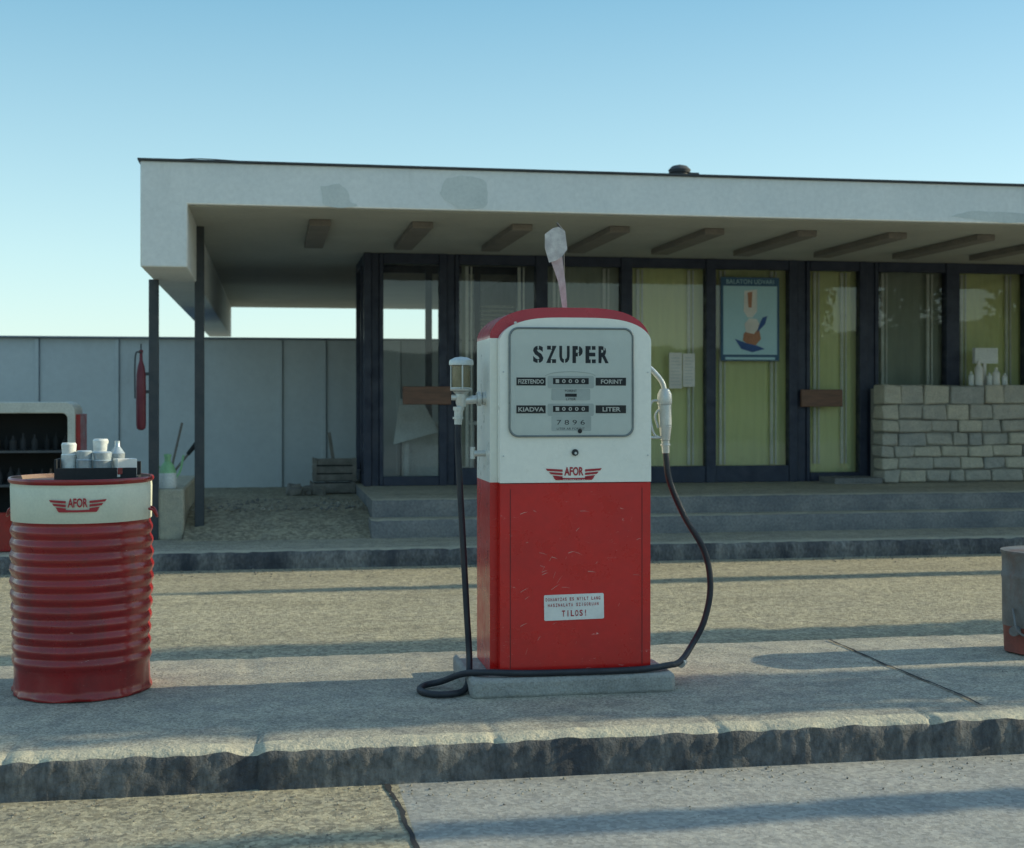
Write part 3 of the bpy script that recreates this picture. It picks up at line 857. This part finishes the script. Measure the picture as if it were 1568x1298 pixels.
g.cyl((nx + .002, ny, 1.24), (nx, ny, 1.30), .018, .020); g.cyl((nx, ny, 1.275), (nx, ny, 1.285), .024)
g.cyl((nx, ny, 1.30), (nx, ny, 1.37), .022, .030); g.cyl((nx, ny, 1.37), (nx - .004, ny, 1.47), .030, .032)
g.rev((nx - .004, ny), [(.032, 1.47), (.036, 1.48), (.034, 1.52), (.022, 1.545), (0, 1.55)], 24)
g.tube([(nx - .004, ny, 1.53), (nx - .015, ny, 1.575), (nx - .05, ny, 1.62), (nx - .085, ny, 1.65), (nx - .118, ny, 1.655)], .013)
g.tube([(nx - .03, ny, 1.49), (nx - .065, ny, 1.485), (nx - .078, ny, 1.44), (nx - .068, ny, 1.37), (nx - .05, ny, 1.325), (nx - .012, ny, 1.31)], .0065)
g.tube([(nx - .02, ny, 1.46), (nx - .05, ny, 1.42), (nx - .035, ny, 1.36)], .006)
g.box(1.735, 1.765, ny - .03, ny + .03, 1.30, 1.34); g.box(1.735, 1.755, ny - .035, ny + .035, 1.60, 1.70)
g.tube([(1.74, ny, 1.32), (1.79, ny, 1.315), (1.83, ny, 1.315)], .007)
g.cyl((1.925, 6.26, .256), (1.905, 6.225, .252), .022, n=14)
g.build('nozzle', [ALU], PP, bevel=.002)
g = G()
def pz(dx, dz, dy): return (1.363 + dx, 6.34 + dy, 1.905 + dz)
A = [pz(-.088, .370, 0), pz(-.048, .400, .0), pz(-.036, .245, .002), pz(-.068, .236, 0), pz(-.088, .305, 0)]
Bq = [pz(-.048, .400, .0), pz(-.022, .405, -.003), pz(.008, .385, -.006), pz(.019, .300, -.006), pz(-.006, .265, -.004), pz(-.036, .245, .002)]
g.add(A, [tuple(range(5))], 0); g.add(Bq, [tuple(range(6))], 0)
g.add([pz(-.056, .240, .006), pz(-.004, .265, .004), pz(.014, .13, .008), pz(.022, .02, .01), pz(.0, .012, .01), pz(-.022, .145, .008)], [(0, 1, 2, 5), (5, 2, 3, 4)], 1)
ob = g.build('torn_pennant', [mat('pennant_white', (.66, .62, .57), (.46, .42, .40), 25, .8), mat('pennant_faded_pink', (.46, .34, .33), (.60, .50, .48), 25, .8)], PP, recalc=False, smooth=False)
so = ob.modifiers.new('s', 'SOLIDIFY'); so.thickness = .003
g = G()
g.cyl((1.375, 6.375, 1.90), (1.372, 6.375, 2.30), .0045, n=8); g.cyl((1.372, 6.375, 2.29), (1.340, 6.375, 2.335), .008, .004, n=8)
g.build('pennant_rod', [STEELD], PP)

BK = group('fuel_bucket', (4.02, 6.65, .162))
g = G()
g.rev((4.02, 6.65), [(.185, .165), (.195, .17), (.196, .30), (.20, .305), (.204, .55), (.208, .56), (.208, .58), (.204, .59), (.205, .68), (.211, .685), (.211, .70), (.203, .70), (.18, .705), (.09, .712), (0, .715)], 48,
      lambda k, z: 1 if z < .31 else 0, dent=.008)
g.tube([(3.82, 6.60, .40), (3.80, 6.55, .36), (3.79, 6.5, .30), (3.85, 6.44, .26)], .006, mi=0)
g.cyl((3.83, 6.58, .29), (3.80, 6.56, .29), .025, mi=0)
g.build('bucket_body', [RUSTY, RUSTR], BK, ang=1)

# ------------------------------------------------------------------ unseen shrubs, added off-frame to cast the long shadow streaks
def shadow_shrub(name, x, y, rx, ry, h, n):
    e = group(name, (x, y, 0))
    g = G()
    for k in range(4):
        g.tube([(x, y, 0), (x + random.uniform(-.1, .1), y + random.uniform(-.1, .1) * ry, h * .3), (x + random.uniform(-rx, rx) * .5, y + random.uniform(-ry, ry) * .5, h * .8)], .03, 6, 0, 4)
    g.build('branches', [BARK], e)
    g = G()
    for _ in range(n):
        while True:
            p = Vector([random.uniform(-1, 1) for _ in range(3)])
            if p.length < 1: break
        lump = .75 + .35 * noise.noise(p * 2.5 + Vector((x, y, 0)))
        c = Vector((x + p.x * rx * lump, y + p.y * ry * lump, h * .53 + p.z * h * .5 * lump))
        d1 = Vector([random.gauss(0, 1) for _ in range(3)]).normalized(); d2 = d1.orthogonal().normalized()
        s = random.uniform(.05, .11)
        g.add([c - d1 * s, c + d2 * s * .5, c + d1 * s, c - d2 * s * .5], [(0, 1, 2, 3)])
    g.build('leaves', [LEAF], e, recalc=False, smooth=False)
shadow_shrub('shadow_shrub', 10.3, 6.08, .8, .56, 6.4, 3600)
shadow_shrub('shadow_shrub', 11.5, 8.35, .8, .40, 6.2, 2600)
shadow_shrub('shadow_shrub', 12.0, 11.0, .6, .16, 5.6, 1200)
shadow_shrub('shadow_shrub', 10.5, 4.85, .6, .15, 4.8, 1000)

n = 160; g = G(); vs = []
for i in range(n):
    a = 2 * math.pi * i / n
    back = max(0, -math.sin(a))
    h = 9 + 5 * noise.noise(Vector((math.cos(a) * 3, math.sin(a) * 3, 0))) + back * (16 + 16 * noise.noise(Vector((math.cos(a) * 4, math.sin(a) * 4, 5))))
    for r, z in ((430, -.5), (480, h * .7), (560, h * 1.1), (700, -.5)):
        vs.append((r * math.cos(a), r * math.sin(a), z))
fsx = [(i * 4 + k, ((i + 1) % n) * 4 + k, ((i + 1) % n) * 4 + k + 1, i * 4 + k + 1) for i in range(n) for k in range(3)]
g.add(vs, fsx); g.build('hills', [HILL])

# ------------------------------------------------------------------ light
EL, AZ = R(21), R(89.2)
w = bpy.data.worlds.new('World'); scene.world = w; w.use_nodes = True
nt = w.node_tree
sky = nt.nodes.new('ShaderNodeTexSky'); sky.sky_type = 'NISHITA'; sky.sun_disc = False
sky.sun_elevation = EL; sky.sun_rotation = AZ; sky.air_density = 1.0; sky.dust_density = .5; sky.ozone_density = 1.0
bg = nt.nodes['Background']
nt.links.new(sky.outputs[0], bg.inputs[0]); bg.inputs[1].default_value = .075
# gradient added to the sky for colour and fill: pale cyan at the horizon, deeper blue above
geo = nt.nodes.new('ShaderNodeTexCoord'); sep = nt.nodes.new('ShaderNodeSeparateXYZ')
nt.links.new(geo.outputs['Generated'], sep.inputs[0])
cr = nt.nodes.new('ShaderNodeValToRGB')
els = cr.color_ramp.elements
els[0].position = 0; els[0].color = (.44, .62, .63, 1)
els[1].position = 1; els[1].color = (.20, .32, .44, 1)
e = els.new(.10); e.color = (.34, .55, .58, 1)
e = els.new(.28); e.color = (.12, .33, .44, 1)
e = els.new(.45); e.color = (.17, .33, .45, 1)
nt.links.new(sep.outputs[2], cr.inputs[0])
bg2 = nt.nodes.new('ShaderNodeBackground'); bg2.inputs[1].default_value = 1.0
nt.links.new(cr.outputs[0], bg2.inputs[0])
ad = nt.nodes.new('ShaderNodeAddShader')
nt.links.new(bg.outputs[0], ad.inputs[0]); nt.links.new(bg2.outputs[0], ad.inputs[1])
nt.links.new(ad.outputs[0], nt.nodes['World Output'].inputs[0])
L = bpy.data.lights.new('sun', 'SUN'); L.energy = 5; L.angle = R(.5); L.color = (1, .88, .60)
lo = bpy.data.objects.new('sun', L); scene.collection.objects.link(lo)
d = Vector((math.sin(AZ) * math.cos(EL), math.cos(AZ) * math.cos(EL), math.sin(EL)))
lo.rotation_euler = d.to_track_quat('Z', 'Y').to_euler(); lo.location = (30, 0, 20)

cam = bpy.data.cameras.new('camera'); co = bpy.data.objects.new('camera', cam); scene.collection.objects.link(co)
co.location = (0, 0, 1.5); co.rotation_euler = (R(90), 0, R(-10))
cam.sensor_width = 36; cam.sensor_fit = 'HORIZONTAL'; cam.lens = 36 * 2100 / 1568
cam.shift_y = -39 / 1568; cam.clip_end = 5000
cam.dof.use_dof = True; cam.dof.focus_distance = 6.2; cam.dof.aperture_fstop = 4
scene.camera = co
scene.view_settings.view_transform = 'Standard'; scene.view_settings.look = 'None'; scene.view_settings.exposure = 0
